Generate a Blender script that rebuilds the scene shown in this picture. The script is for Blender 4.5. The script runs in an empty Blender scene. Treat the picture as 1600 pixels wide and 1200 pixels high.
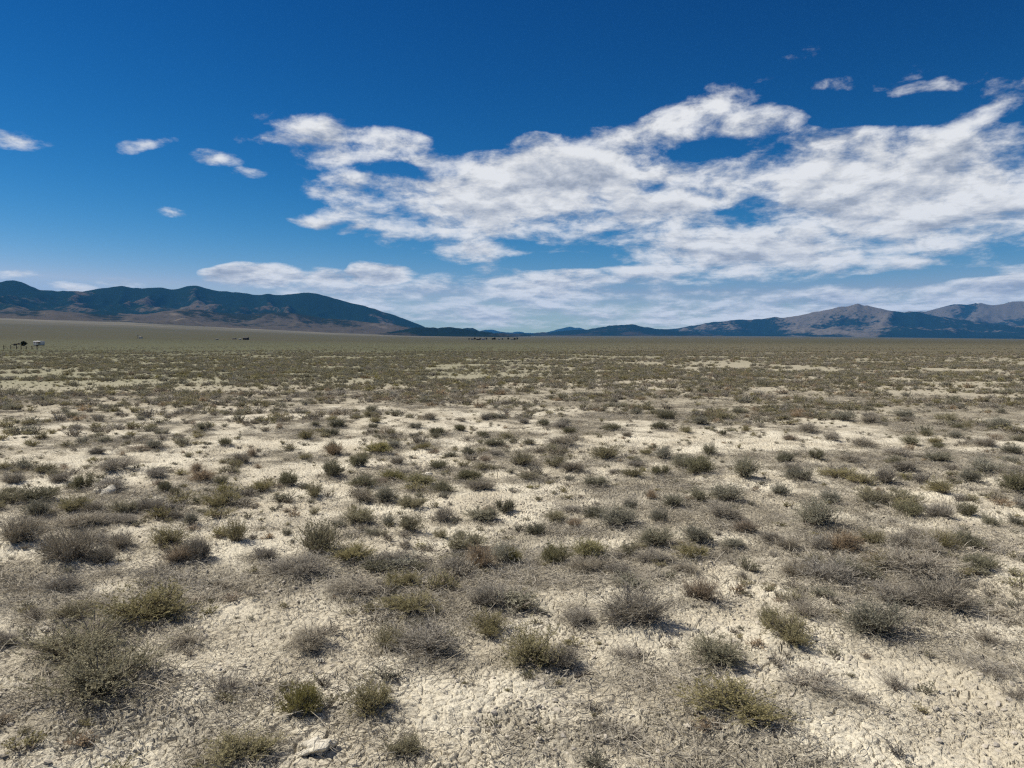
import bpy, math, random
import numpy as np
from mathutils import Vector, Matrix

# ------------------------------------------------------------------ camera
S = bpy.context.scene
F = 1164.0                      # focal length in photo pixels (1600 wide)
EYE = 1.65
HORIZON = 533.0                 # photo row of the eye level
PITCH = math.atan((600.0 - HORIZON) / F)
cd = bpy.data.cameras.new('camera'); cam = bpy.data.objects.new('camera', cd)
S.collection.objects.link(cam); S.camera = cam
cd.sensor_fit = 'HORIZONTAL'; cd.sensor_width = 36.0; cd.lens = 36.0 * F / 1600.0
cd.clip_start = 0.05; cd.clip_end = 90000
cam.location = (0, 0, EYE); cam.rotation_euler = (math.pi / 2 - PITCH, 0, 0)

# ------------------------------------------------------------------ light
SUN_AZ = math.radians(-74); SUN_EL = math.radians(50)      # azimuth from +Y towards +X
sd = Vector((math.sin(SUN_AZ) * math.cos(SUN_EL), math.cos(SUN_AZ) * math.cos(SUN_EL), math.sin(SUN_EL)))
sl = bpy.data.lights.new('sun', 'SUN'); sun = bpy.data.objects.new('sun', sl)
S.collection.objects.link(sun)
sl.energy = 5.0; sl.angle = math.radians(0.53); sl.color = (1.0, 0.94, 0.84)
sun.rotation_euler = sd.to_track_quat('Z', 'Y').to_euler()

S.view_settings.view_transform = 'Standard'; S.view_settings.look = 'None'
S.view_settings.exposure = 0.22; S.view_settings.gamma = 1.0; S.view_settings.use_curve_mapping = False
S.render.engine = 'CYCLES'
S.cycles.max_bounces = 6; S.cycles.diffuse_bounces = 1; S.cycles.glossy_bounces = 1
S.cycles.transmission_bounces = 2; S.cycles.volume_bounces = 1; S.cycles.transparent_max_bounces = 8
S.cycles.use_denoising = False
S.cycles.use_adaptive_sampling = True; S.cycles.adaptive_threshold = 0.02; S.cycles.adaptive_min_samples = 64
S.cycles.pixel_filter_type = 'BLACKMAN_HARRIS'; S.cycles.filter_width = 1.3

RX = np.array([1, 0, 0.]); FW = np.array([0, math.cos(PITCH), -math.sin(PITCH)]); UP = np.array([0, math.sin(PITCH), math.cos(PITCH)])
def ray(px, py):                # direction of a photo pixel, in world axes
    d = FW + RX * ((px - 800.0) / F) + UP * ((600.0 - py) / F)
    return d / np.linalg.norm(d)
def az_el(px, py):
    d = ray(px, py); return math.atan2(d[0], d[1]), math.asin(d[2])

# ------------------------------------------------------------------ world: sky + clouds
W = bpy.data.worlds.new('World'); S.world = W; W.use_nodes = True
class NT:
    def __init__(s, tree): s.t = tree; s.n = tree.nodes; s.l = tree.links
    def add(s, typ, **kw):
        n = s.n.new(typ)
        for k, v in kw.items():
            setattr(n, k, v)
        return n
    def put(s, sock, v):
        if hasattr(v, 'is_output'): s.l.new(v, sock)
        elif v is not None: sock.default_value = v
    def math(s, op, a, b=None, c=None, clamp=False):
        n = s.add('ShaderNodeMath', operation=op, use_clamp=clamp)
        for i, v in enumerate((a, b, c)): s.put(n.inputs[i], v)
        return n.outputs[0]
    def vec(s, op, a, b=None):
        n = s.add('ShaderNodeVectorMath', operation=op)
        s.put(n.inputs[0], a); s.put(n.inputs[1], b)
        return n.outputs[0]
    def noise(s, vec, scale, detail=4, rough=0.55, dist=0.0, lac=2.0, dims='3D'):
        n = s.add('ShaderNodeTexNoise', noise_dimensions=dims)
        s.put(n.inputs['Vector'], vec); n.inputs['Scale'].default_value = scale
        n.inputs['Detail'].default_value = detail; n.inputs['Roughness'].default_value = rough
        n.inputs['Distortion'].default_value = dist; n.inputs['Lacunarity'].default_value = lac
        return n.outputs['Fac']
    def ss(s, v, a, b):
        n = s.add('ShaderNodeMapRange', interpolation_type='SMOOTHSTEP')
        s.put(n.inputs[0], v); n.inputs[1].default_value = a; n.inputs[2].default_value = b
        return n.outputs[0]
    def lin(s, v, a, b, c, d, clamp=True):
        n = s.add('ShaderNodeMapRange', clamp=clamp)
        s.put(n.inputs[0], v)
        for i, x in enumerate((a, b, c, d)): n.inputs[i + 1].default_value = x
        return n.outputs[0]
    def mix(s, f, a, b, blend='MIX'):
        n = s.add('ShaderNodeMix', data_type='RGBA', blend_type=blend)
        s.put(n.inputs[0], f)
        for i, v in ((6, a), (7, b)):
            if isinstance(v, tuple) and len(v) == 3: v = v + (1.0,)
            s.put(n.inputs[i], v)
        return n.outputs[2]
    def comb(s, x, y, z=0.0):
        n = s.add('ShaderNodeCombineXYZ')
        for i, v in enumerate((x, y, z)): s.put(n.inputs[i], v)
        return n.outputs[0]
    def sep(s, v):
        n = s.add('ShaderNodeSeparateXYZ'); s.put(n.inputs[0], v); return n.outputs

# clouds: (photo x, photo y, half width, half height, tilt in degrees, strength)
CLOUDS = [
    (830, 290, 330, 96, 8, 1.2), (630, 290, 150, 50, 0, .8), (960, 285, 260, 78, 0, 1.0), (1340, 302, 300, 116, -10, 1.2), (1500, 285, 250, 104, -10, 1.1), (1240, 240, 120, 50, -10, .8),
    (1180, 386, 310, 60, 0, 1.15), (1010, 385, 190, 60, -10, .76), (1030, 330, 280, 66, 0, .95), (1290, 400, 170, 40, 0, .9),
    (1100, 168, 190, 34, 20, .80), (1195, 192, 100, 36, 0, .78), (925, 210, 110, 36, 8, .72), (1010, 195, 90, 26, 20, .7),
    (560, 215, 150, 40, 0, .88), (470, 222, 110, 24, 0, .76), (520, 243, 130, 24, 0, .76), (640, 330, 170, 34, -10, .66), (690, 357, 90, 20, 0, .8), (1560, 158, 110, 40, 20, .84),
    (405, 432, 86, 26, 0, 1.6), (594, 430, 70, 24, 0, 1.6), (497, 437, 80, 20, 0, 1.0), (600, 466, 320, 48, 0, .72),
    (860, 448, 320, 44, 0, .86), (760, 490, 220, 34, 0, .74), (600, 497, 200, 26, 0, .6), (1290, 486, 520, 42, 0, .92), (1560, 456, 240, 44, 8, 1.0),
    (1345, 466, 140, 22, 0, .8), (1010, 495, 260, 34, 0, .76), (1020, 425, 160, 34, 0, .8), (20, 216, 60, 22, 0, .85), (337, 245, 58, 18, 0, .74), (226, 225, 46, 12, 20, .56),
    (740, 390, 100, 30, 0, .76), (498, 348, 50, 13, 0, .78), (556, 355, 40, 13, 20, .72), (262, 329, 38, 13, 0, .6),
    (1415, 411, 160, 28, 0, .68), (1345, 131, 120, 20, 8, .42), (1440, 148, 130, 22, 8, .42), (1575, 352, 130, 38, 0, .8), (1585, 300, 120, 40, 0, .66),
    (36, 430, 50, 14, 0, .7), (192, 441, 40, 13, 0, .72), (124, 452, 40, 10, 0, .7), (392, 267, 50, 16, 0, .62), (516, 190, 46, 17, 0, .62),
    (510, 300, 70, 26, -10, .56), (408, 178, 34, 12, 0, .5), (840, 374, 80, 18, 0, .6), (800, 400, 120, 18, 0, .56)]

def build_world():
    t = NT(W.node_tree); t.n.clear()
    sky = t.add('ShaderNodeTexSky', sky_type='NISHITA', sun_disc=False)
    sky.sun_elevation = SUN_EL; sky.sun_rotation = SUN_AZ
    sky.altitude = 1700; sky.air_density = 1.0; sky.dust_density = 0.0; sky.ozone_density = 5.0
    hs = t.add('ShaderNodeHueSaturation'); hs.inputs['Saturation'].default_value = 1.22; hs.inputs['Value'].default_value = 1.0
    hs.inputs['Hue'].default_value = 0.5
    t.l.new(sky.outputs[0], hs.inputs['Color']); 
    sr, sg, sb = t.sep(hs.outputs[0])
    pw = lambda c, e, k: t.math('MULTIPLY', t.math('POWER', t.math('MULTIPLY', c, 1 / 9.0), e), k)
    gg = t.math('MINIMUM', pw(sg, 1.6, 13.4), 7.0)
    skyc = t.comb(t.math('MINIMUM', pw(sr, 2.6, 82.0), t.math('MULTIPLY', gg, .80)), gg, t.math('MINIMUM', pw(sb, 1.38, 9.4), 10.0))
    co = t.add('ShaderNodeTexCoord').outputs['Generated']
    x, y, z = t.sep(co)
    az = t.math('ARCTAN2', x, y); el = t.math('ARCSINE', z)
    q = t.comb(az, el)
    # cloud coordinates: flatter towards the horizon
    fe = t.math('MULTIPLY', t.math('SQRT', t.math('MAXIMUM', t.math('ADD', el, 0.012), 0.0)), 9.0)
    w = t.comb(t.math('MULTIPLY', az, 4.2), fe, 3.7)
    wn = t.add('ShaderNodeTexNoise'); t.put(wn.inputs['Vector'], w); wn.inputs['Scale'].default_value = 2.6; wn.inputs['Detail'].default_value = 2
    warp = t.vec('SCALE', t.vec('SUBTRACT', wn.outputs['Color'], (0.5, 0.5, 0.5))); warp.node.inputs['Scale'].default_value = 0.13
    wv = t.vec('ADD', w, warp)
    qn = t.vec('ADD', q, t.vec('MULTIPLY', t.vec('SUBTRACT', wn.outputs['Color'], (0.5, 0.5, 0.5)), (0.055, 0.022, 0)))
    acc = None; turned = {}
    for cx, cy, rx, ry, tilt, st in CLOUDS:
        if cy > 440: st *= 1.07
        tq = min((-10, 0, 8, 20), key=lambda v: abs(v - tilt)); ta = math.radians(tq)
        if tq not in turned:
            if tq:
                m = t.add('ShaderNodeMapping', vector_type='POINT'); t.put(m.inputs['Vector'], qn); m.inputs['Rotation'].default_value = (0, 0, -ta); turned[tq] = m.outputs[0]
            else: turned[tq] = qn
        a0, e0 = az_el(cx, cy)
        u0 = math.cos(ta) * a0 + math.sin(ta) * e0; v0 = -math.sin(ta) * a0 + math.cos(ta) * e0
        sx, sy = F / rx / math.cos(a0), F / ry / math.cos(a0)
        n = t.add('ShaderNodeVectorMath', operation='MULTIPLY_ADD'); t.put(n.inputs[0], turned[tq])
        n.inputs[1].default_value = (sx, sy, 0); n.inputs[2].default_value = (-u0 * sx, -v0 * sy, 0)
        g = t.add('ShaderNodeTexGradient', gradient_type='SPHERICAL'); t.put(g.inputs[0], n.outputs[0])
        v = t.math('MULTIPLY', g.outputs['Fac'], st * st)
        acc = v if acc is None else t.math('MAXIMUM', acc, v)
    for cx, cy, rx, ry in ((1070, 238, 160, 26), (1195, 312, 44, 18), (1010, 292, 60, 14), (1400, 178, 190, 26), (645, 268, 120, 15), (1290, 160, 90, 20), (880, 180, 160, 26), (760, 225, 110, 24), (720, 190, 260, 24), (1130, 330, 50, 12), (880, 410, 120, 14), (1480, 430, 140, 12)):     # open sky between the clouds
        a0, e0 = az_el(cx, cy); sx, sy = F / rx / math.cos(a0), F / ry / math.cos(a0)
        n = t.add('ShaderNodeVectorMath', operation='MULTIPLY_ADD'); t.put(n.inputs[0], qn); n.inputs[1].default_value = (sx, sy, 0); n.inputs[2].default_value = (-a0 * sx, -e0 * sy, 0)
        g = t.add('ShaderNodeTexGradient', gradient_type='SPHERICAL'); t.put(g.inputs[0], n.outputs[0])
        acc = t.math('MAXIMUM', t.math('SUBTRACT', acc, t.math('MULTIPLY', g.outputs['Fac'], .52)), 0.0)
    acc = t.math('SQRT', acc)
    # the rest of the sky: the same broken cloud, from broad noise, away from the view
    out = t.ss(t.math('ABSOLUTE', az), 0.62, 0.95)
    hi = t.ss(el, 0.52, 0.8)
    outm = t.math('MAXIMUM', out, hi)
    broad = t.math('MULTIPLY', t.ss(t.noise(w, 0.55, 2), 0.44, 0.66), outm)
    acc = t.math('MAXIMUM', acc, t.math('MULTIPLY', broad, 0.85))
    n1 = t.noise(wv, 2.6, 8, 0.63, dims='2D')
    n2 = t.noise(t.vec('ADD', wv, (-0.02, 0.13, 0.0)), 2.6, 5, 0.63, dims='2D')
    dens = t.math('ADD', t.math('SUBTRACT', acc, 0.43), t.math('MULTIPLY', t.math('SUBTRACT', n1, 0.5), 1.75))
    alpha = t.ss(dens, -0.12, 0.52)
    alpha = t.math('MULTIPLY', t.math('POWER', alpha, 0.95), 0.97)
    alpha = t.math('MULTIPLY', alpha, t.ss(acc, 0.02, 0.2))
    lit = t.math('MULTIPLY', t.math('SUBTRACT', n1, n2), 1.5)
    n3 = t.noise(wv, 1.4, 3, 0.5, dims='2D')
    thick = t.math('MULTIPLY', t.ss(dens, 0.25, 1.0), t.ss(n3, 0.35, 0.68))
    b = t.math('ADD', t.math('SUBTRACT', 0.77, t.math('MULTIPLY', thick, 0.20)), lit)
    b = t.math('MINIMUM', t.math('MAXIMUM', b, 0.44), 0.90)
    cc = t.mix(t.lin(b, 0.44, 0.8, 0, 1), (0.87, 0.94, 1.08), (1.0, 1.0, 1.0))
    cv = t.vec('SCALE', cc); t.put(cv.node.inputs['Scale'], t.math('MULTIPLY', b, 12.6))
    col = t.mix(alpha, skyc, cv)
    bg = t.add('ShaderNodeBackground'); t.l.new(col, bg.inputs[0]); bg.inputs[1].default_value = 0.066
    o = t.add('ShaderNodeOutputWorld'); t.l.new(bg.outputs[0], o.inputs[0])
build_world()
W.cycles.sampling_method = 'NONE'

# ------------------------------------------------------------------ helpers
rng = np.random.default_rng(7); random.seed(7)
COL = S.collection
_TAB = {}
def tab(seed):
    if seed not in _TAB: _TAB[seed] = np.random.default_rng(1000 + seed).random((512, 512), dtype=np.float32).ravel()
    return _TAB[seed]
def hash2(ix, iy, seed): return tab(seed)[(ix.astype(np.int32) & 511) * 512 + (iy.astype(np.int32) & 511)]
def vn(x, y, seed=0):
    x = np.asarray(x, np.float64); y = np.asarray(y, np.float64)
    gx_ = np.floor(x); gy_ = np.floor(y); fx = (x - gx_).astype(np.float32); fy = (y - gy_).astype(np.float32)
    ix = gx_.astype(np.int32); iy = gy_.astype(np.int32); T = tab(seed)
    r0 = (ix & 511) * 512; r1 = ((ix + 1) & 511) * 512; c0 = iy & 511; c1 = (iy + 1) & 511
    fx = fx * fx * (3 - 2 * fx); fy = fy * fy * (3 - 2 * fy)
    a = T[r0 + c0]; b = T[r1 + c0]; c = T[r0 + c1]; d = T[r1 + c1]
    ab = a + (b - a) * fx
    return ab + ((c + (d - c) * fx) - ab) * fy
def fbm(x, y, octs=4, seed=0, gain=0.5):
    s = 0; a = 1.0; n = 0
    for i in range(octs):
        s = s + a * vn(x, y, seed + i * 17); n += a; a *= gain
        x, y = (x * 1.6 + y * 1.2) , (-x * 1.2 + y * 1.6)
    return s / n
def ridged(x, y, octs=5, seed=0, gain=0.5):
    s = 0; a = 1.0; n = 0; wgt = 1.0
    for i in range(octs):
        v = 1 - np.abs(vn(x, y, seed + i * 31) * 2 - 1); v = v * v
        s = s + a * v * wgt; n += a; wgt = np.clip(v * 1.6, 0, 1); a *= gain
        x, y = (x * 1.6 + y * 1.2), (-x * 1.2 + y * 1.6)
    return s / n
def voro(x, y, seed=0):
    ix = np.floor(x); iy = np.floor(y)
    f1 = np.full(x.shape, 9.0); f2 = np.full(x.shape, 9.0); idv = np.zeros(x.shape)
    for dx in (-1, 0, 1):
        for dy in (-1, 0, 1):
            cx = ix + dx; cy = iy + dy
            px = cx + hash2(cx, cy, seed); py = cy + hash2(cx, cy, seed + 5)
            d = np.hypot(px - x, py - y); c = hash2(cx, cy, seed + 9)
            nearer = d < f1
            f2 = np.where(nearer, f1, np.minimum(f2, d)); idv = np.where(nearer, c, idv); f1 = np.where(nearer, d, f1)
    return f1, f2, idv
def sst(v, a, b):
    t = np.clip((v - a) / (b - a), 0, 1); return t * t * (3 - 2 * t)

def np_mesh(name, V, Fc, mats, attrs=None, smooth=False, matidx=None):
    """V (n,3); Fc (m,k) one polygon size."""
    me = bpy.data.meshes.new(name); V = np.asarray(V, np.float32); Fc = np.asarray(Fc, np.int32)
    k = Fc.shape[1]; m = Fc.shape[0]
    me.vertices.add(len(V)); me.vertices.foreach_set('co', V.ravel())
    me.loops.add(m * k); me.loops.foreach_set('vertex_index', Fc.ravel())
    me.polygons.add(m); me.polygons.foreach_set('loop_start', np.arange(0, m * k, k, dtype=np.int32))
    me.polygons.foreach_set('loop_total', np.full(m, k, np.int32))
    me.polygons.foreach_set('use_smooth', np.full(m, smooth, bool))
    if matidx is not None: me.polygons.foreach_set('material_index', np.asarray(matidx, np.int32))
    for an, arr in (attrs or {}).items():
        a = me.attributes.new(an, 'FLOAT', 'POINT'); a.data.foreach_set('value', np.asarray(arr, np.float32).ravel())
    for mm in (mats if isinstance(mats, (list, tuple)) else [mats]): me.materials.append(mm)
    me.update(calc_edges=True)
    return me
def link(name, data, parent=None, **props):
    o = bpy.data.objects.new(name, data); COL.objects.link(o)
    if parent is not None: o.parent = parent
    for k, v in props.items(): o[k] = v
    return o
def new_mat(name):
    m = bpy.data.materials.new(name); m.use_nodes = True
    t = NT(m.node_tree); t.n.clear()
    o = t.add('ShaderNodeOutputMaterial'); b = t.add('ShaderNodeBsdfPrincipled')
    b.inputs['Roughness'].default_value = 0.9; b.inputs['Specular IOR Level'].default_value = 0.15
    t.l.new(b.outputs[0], o.inputs[0])
    return m, t, b, o

# ------------------------------------------------------------------ ground heights
PX = np.array([-1400, -400, 0, 200, 400, 520, 650, 800, 1000, 1200, 1400, 1600, 2400.])
PH = np.array([60, 44, 37, 32, 22, 15, 10, 7.5, 7.5, 6.5, 4.5, 2.5, 2.0])    # rows above eye level where the plain meets the hills
AZT = np.arctan((PX - 800) / F)
def plain(az, r):               # broad shape of the valley floor, 300 m and beyond
    p = np.interp(az, AZT, PH) / F
    zt = p * 9000 + EYE
    s = np.clip((r - 420.0) / 8600.0, 0, 1.25)
    left = np.clip((-az) / 0.5, 0, 1)
    dip = -0.75 * sst(r, 60, 350)
    return dip * (1 - sst(r, 600, 2500)) + zt * (0.35 * s + 0.65 * s ** (1.6))
def broad(x, y):
    return (fbm(x / 9.0, y / 9.0, 3, 3) - 0.5) * 0.16 + (fbm(x / 60.0, y / 60.0, 2, 4) - 0.5) * 0.35 * sst(np.hypot(x, y), 6, 60)
def base_h(x, y):
    r = np.hypot(x, y); az = np.arctan2(x, y)
    return plain(az, r) + broad(x, y)
def ground_at(px, py):          # photo pixel -> point on the valley floor
    d = ray(px, py); t = EYE / max(1e-4, -d[2]) if d[2] < 0 else 4000
    for _ in range(30):
        x, y = d[0] * t, d[1] * t
        h = float(base_h(np.array([x]), np.array([y]))[0])
        if d[2] < -1e-4: t = 0.5 * t + 0.5 * (EYE - h) / (-d[2])
    return np.array([d[0] * t, d[1] * t, float(base_h(np.array([d[0] * t]), np.array([d[1] * t]))[0])])
def at_dist(px, r):             # a point of the plain under photo column px at range r
    a = math.atan((px - 800) / F); x, y = r * math.sin(a), r * math.cos(a)
    return np.array([x, y, float(base_h(np.array([x]), np.array([y]))[0])])

# ------------------------------------------------------------------ shrubs seen one by one: x, base row, width, height (photo pixels), kind
# kinds: o olive, y yellow olive, d dark green, g grey green, b grey brown twigs, t tan, s sparse grey
SH = """160 1110 165 78 o;122 1043 138 66 m;225 984 108 58 o;118 970 62 28 m;52 970 32 26 s;372 1203 92 50 o;282 1020 66 26 s;360 1090 66 40 s;0 1010 44 24 b;98 927 46 26 b
608 1018 52 38 o;665 1030 92 50 b;483 1022 66 36 b;637 968 82 36 o;550 935 72 24 b;628 923 56 30 o;760 955 72 36 b;765 997 62 40 o;832 1045 96 60 o;878 1046 58 40 b;576 1128 70 58 o;470 1128 54 52 y;630 1190 52 36 o;443 1077 15 14 o
990 987 98 62 b;1096 946 52 42 t;1115 1046 90 50 g;1142 1140 128 62 o;975 1035 60 32 s;905 978 46 28 b;940 1147 42 22 s;985 1155 32 20 s
1203 985 30 40 y;1232 1013 74 48 o;1255 970 64 46 s;1367 1000 82 54 g;1470 960 74 48 b;1405 950 72 34 b;1512 923 13 11 b;1300 915 92 40 b;1430 913 108 38 b;1545 1072 56 30 s;1535 1010 36 26 s;1265 1095 104 30 s;1345 1108 36 20 s;1585 1108 46 28 s;1393 1088 50 35 s
10 794 46 22 o;58 788 52 22 d;58 811 32 26 g;117 803 40 27 o;147 803 27 20 b;192 808 38 25 o;238 803 52 22 b;345 797 54 29 o;275 812 20 14 b;181 741 60 20 b;94 757 28 15 b;130 768 31 24 d;172 772 45 20 b;246 750 37 15 b;315 756 39 20 t;346 759 22 17 o;308 737 18 18 t;258 772 18 18 d;274 775 17 15 o;378 725 29 18 b;394 715 20 18 t;352 698 22 14 d;37 853 54 42 b;105 886 82 55 b;188 860 38 27 b;152 850 36 16 b;262 857 56 34 m;277 884 41 33 t;308 878 38 38 b;299 822 20 22 g;371 850 32 38 o;130 828 60 15 b;186 823 50 13 b;155 882 42 30 b
590 713 41 20 y;521 713 29 23 t;480 689 24 16 o;517 747 33 28 d;558 733 28 20 d;451 762 34 25 d;408 772 31 20 o;492 781 31 26 o;613 752 43 18 y;655 760 41 20 y;567 765 40 24 d;691 770 34 23 d;602 787 33 30 g;568 787 35 22 b;643 798 43 27 o;640 833 45 36 o;561 822 44 26 o;608 820 23 18 g;695 815 37 26 b;753 818 54 27 g;788 800 35 24 d;500 872 64 60 o;548 884 64 33 o;616 886 60 26 b;730 862 63 33 o;752 890 50 42 t;788 880 47 36 g;707 895 49 26 b;689 838 24 18 o;720 837 19 16 d;465 908 92 36 b;415 874 31 22 b;448 837 14 14 g;582 837 27 15 g;634 857 23 16 b;757 737 39 15 o;731 752 39 17 d;751 768 43 18 b;732 712 22 15 d;687 733 35 14 d
817 732 41 30 m;868 732 37 22 o;896 740 39 18 b;878 702 46 18 b;950 721 49 24 o;1037 718 31 23 g;1020 702 15 10 o;1090 744 50 30 d;1068 733 34 25 g;1110 712 25 22 g;1165 752 42 36 g;961 743 22 11 b;989 752 35 18 o;1031 746 33 16 d;993 731 31 11 b;825 753 50 14 m;930 762 39 20 g;1095 786 42 24 g;1137 788 48 28 g;1051 795 37 23 g;1018 781 21 16 t;965 827 62 34 g;930 810 39 24 d;985 795 23 20 g;1030 819 29 26 g;867 817 39 22 o;838 837 29 20 d;899 823 29 14 t;892 800 29 12 b;868 881 43 36 y;922 874 60 34 y;918 900 63 28 b;967 903 41 22 b;1025 857 55 34 g;982 867 33 25 o;1085 852 50 30 g;1078 875 52 28 o;1020 880 53 22 b;1143 856 39 16 g;1165 836 39 24 t;1132 815 56 27 b;1070 897 40 18 b;1160 903 15 20 s;803 879 26 28 y;1040 656 31 14 d;1128 656 27 14 o;1031 674 29 15 d;1092 665 27 15 g;955 675 33 13 d;980 684 17 10 b;1072 679 23 13 o;1130 682 11 10 d
1275 719 25 16 d;1226 724 29 19 d;1235 690 27 11 t;1320 752 59 20 m;1248 755 43 24 g;1220 776 27 20 g;1370 793 54 26 m;1415 792 48 25 o;1278 828 66 46 g;1295 790 31 24 g;1468 813 43 25 b;1511 807 29 20 d;1548 823 29 17 g;1418 809 49 20 d;1468 773 35 25 m;1543 747 55 23 g;1516 758 29 20 g;1590 775 41 28 d;1385 757 33 25 b;1363 855 33 25 o;1407 862 37 28 b;1432 845 37 20 b;1470 863 41 32 m;1447 872 37 28 b;1508 858 39 26 d;1318 865 45 34 t;1205 850 30 20 b;1283 861 37 24 b;1232 860 37 22 b;1245 903 41 26 b;1322 905 41 30 g;1532 900 51 24 d;1378 898 45 28 o;1580 711 27 15 g;1496 687 29 12 g;1448 685 19 11 d;1421 696 25 16 g;1588 820 24 16 g;1350 700 38 14 b;1400 715 40 14 b;1465 725 38 16 g;1330 725 34 15 b;1300 690 30 15 b;1260 676 30 16 b;1320 662 30 14 g;1360 665 28 13 b;1410 655 30 13 g;1480 660 30 13 o;1540 700 32 14 b;1560 668 34 14 g"""
SHRUBS = []
for row in SH.replace('\n', ';').split(';'):
    a = row.split(); SHRUBS.append([float(a[0]), float(a[1]), float(a[2]), float(a[3]), a[4]])
# bare crust patches: x, y, half width, half height in photo pixels, strength
BARE = [(1190, 690, 230, 9, 1), (1050, 682, 90, 5, 1), (510, 770, 32, 12, 1), (30, 858, 46, 14, 1), (1150, 805, 40, 10, .7), (1490, 800, 90, 14, .6), (700, 792, 110, 10, .7), (650, 850, 110, 9, .7),
        (1120, 842, 90, 9, .8), (950, 848, 60, 12, .8), (170, 915, 28, 10, 1), (830, 985, 44, 12, .9), (1500, 1080, 130, 26, 1), (1470, 1150, 110, 30, .8), (1300, 1160, 90, 30, .6), (330, 1060, 60, 34, .7),
        (740, 1080, 90, 22, .6), (1050, 985, 40, 26, .7), (900, 930, 60, 12, .8), (170, 882, 60, 7, .9), (60, 715, 70, 12, .7), (180, 727, 60, 6, .6), (1180, 750, 60, 12, .6), (1330, 690, 60, 7, .8), (1440, 770, 50, 8, .7),
        (1560, 890, 70, 10, .7), (1480, 930, 60, 14, .6), (1560, 990, 70, 20, .7), (940, 1110, 60, 18, .6), (560, 1170, 60, 20, .5), (430, 840, 40, 10, .6), (250, 835, 40, 8, .5), (440, 965, 90, 14, .5), (1180, 940, 40, 14, .7)]

placed = []                     # world x, y, width, height, kind, photo x, photo y
for px, py, w, h, k in SHRUBS:
    p = ground_at(px, py); dist = float(np.hypot(p[0], p[1])); s = math.sqrt(dist ** 2 + EYE ** 2) / F
    # a low dome seen from above: its footprint takes part of the height it shows in the picture
    W_ = w * s; a = .40 * W_; dist += .8 * a; sd_ = EYE / math.hypot(dist, EYE); cd_ = dist / math.hypot(dist, EYE)
    top = h * s - a * sd_ * .9; hh = math.sqrt(max(top * top - (a * sd_) ** 2, 0)) / cd_ if top > 0 else 0
    q = 1 + .8 * a / float(np.hypot(p[0], p[1]))
    placed.append([p[0] * q, p[1] * q, W_, max(hh, .27 * W_), k, px, py])
# smaller ones filling the middle ground
tries = 0
while len(placed) < 292 and tries < 20000:
    tries += 1
    px = random.uniform(0, 1600); py = random.uniform(642, 760)
    p = ground_at(px, py)
    if px < 420 and random.random() < .4: continue
    if any(abs(px - b[0]) < b[2] and abs(py - b[1]) < b[3] + 3 for b in BARE): continue
    w = random.uniform(.18, .34)
    if any((p[0] - q[0]) ** 2 + (p[1] - q[1]) ** 2 < (0.5 * (w + q[2]) + .16) ** 2 for q in placed): continue
    placed.append([p[0], p[1], w, w * random.uniform(.38, .6), random.choice('oggddbbbmt'), px, py])

# rasters around the camera: mound height, litter, bare crust
RN = 0.05; RX0, RX1, RY0, RY1 = -22.0, 22.0, 0.5, 32.0
gx = np.arange(RX0, RX1, RN); gy = np.arange(RY0, RY1, RN)
R_m = np.zeros((len(gy), len(gx))); R_l = np.zeros_like(R_m); R_b = np.zeros_like(R_m)
def splat(R, x, y, ax, ay, v):
    i0, i1 = np.searchsorted(gx, (x - 3 * ax, x + 3 * ax)); j0, j1 = np.searchsorted(gy, (y - 3 * ay, y + 3 * ay))
    if i1 <= i0 or j1 <= j0: return
    g = v * np.exp(-(((gx[i0:i1] - x) / ax)[None, :] ** 2 + ((gy[j0:j1] - y) / ay)[:, None] ** 2))
    R[j0:j1, i0:i1] = np.maximum(R[j0:j1, i0:i1], g)
for x, y, w, h, k, px, py in placed:
    splat(R_m, x, y, w * .62, w * .62, min(0.05, .1 * w)); splat(R_l, x, y, w * .72, w * .72, .75)
for cx, cy, rx, ry, st in BARE:
    c = ground_at(cx, cy); a = ground_at(cx, cy - ry); b = ground_at(cx, cy + ry)
    splat(R_b, c[0], c[1], rx * np.hypot(c[0], c[1]) / F, max(.08, abs(a[1] - b[1]) * .5), st)
def raster(R, x, y):
    u = np.clip((x - RX0) / RN, 0, len(gx) - 1.001); v = np.clip((y - RY0) / RN, 0, len(gy) - 1.001)
    i = u.astype(int); j = v.astype(int); fu = u - i; fv = v - j
    o = (R[j, i] * (1 - fu) + R[j, i + 1] * fu) * (1 - fv) + (R[j + 1, i] * (1 - fu) + R[j + 1, i + 1] * fu) * fv
    inside = (x > RX0) & (x < RX1 - RN) & (y > RY0) & (y < RY1 - RN)
    return np.where(inside, o, 0)
def dry_zone(x, y):             # the pale, nearly plantless belt left of the middle
    r = np.hypot(x, y); px = 800 + F * x / np.maximum(y, .1)
    return np.exp(-((r - 17) / 6.5) ** 2) * (1 - sst(px, 500, 1100)) * (y > 0)
def litter_at(x, y):
    n = fbm(x / 1.3, y / 1.0, 4, 50, .6)
    n2 = fbm(x / .22, y / .2, 3, 70, .6)
    v = sst(n * .75 + n2 * .3 + raster(R_l, x, y) * .30 - raster(R_b, x, y) * .42 + .03 * sst(np.hypot(x, y), 12, 20) - .07 * dry_zone(x, y), .43, .65)
    return v
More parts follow.
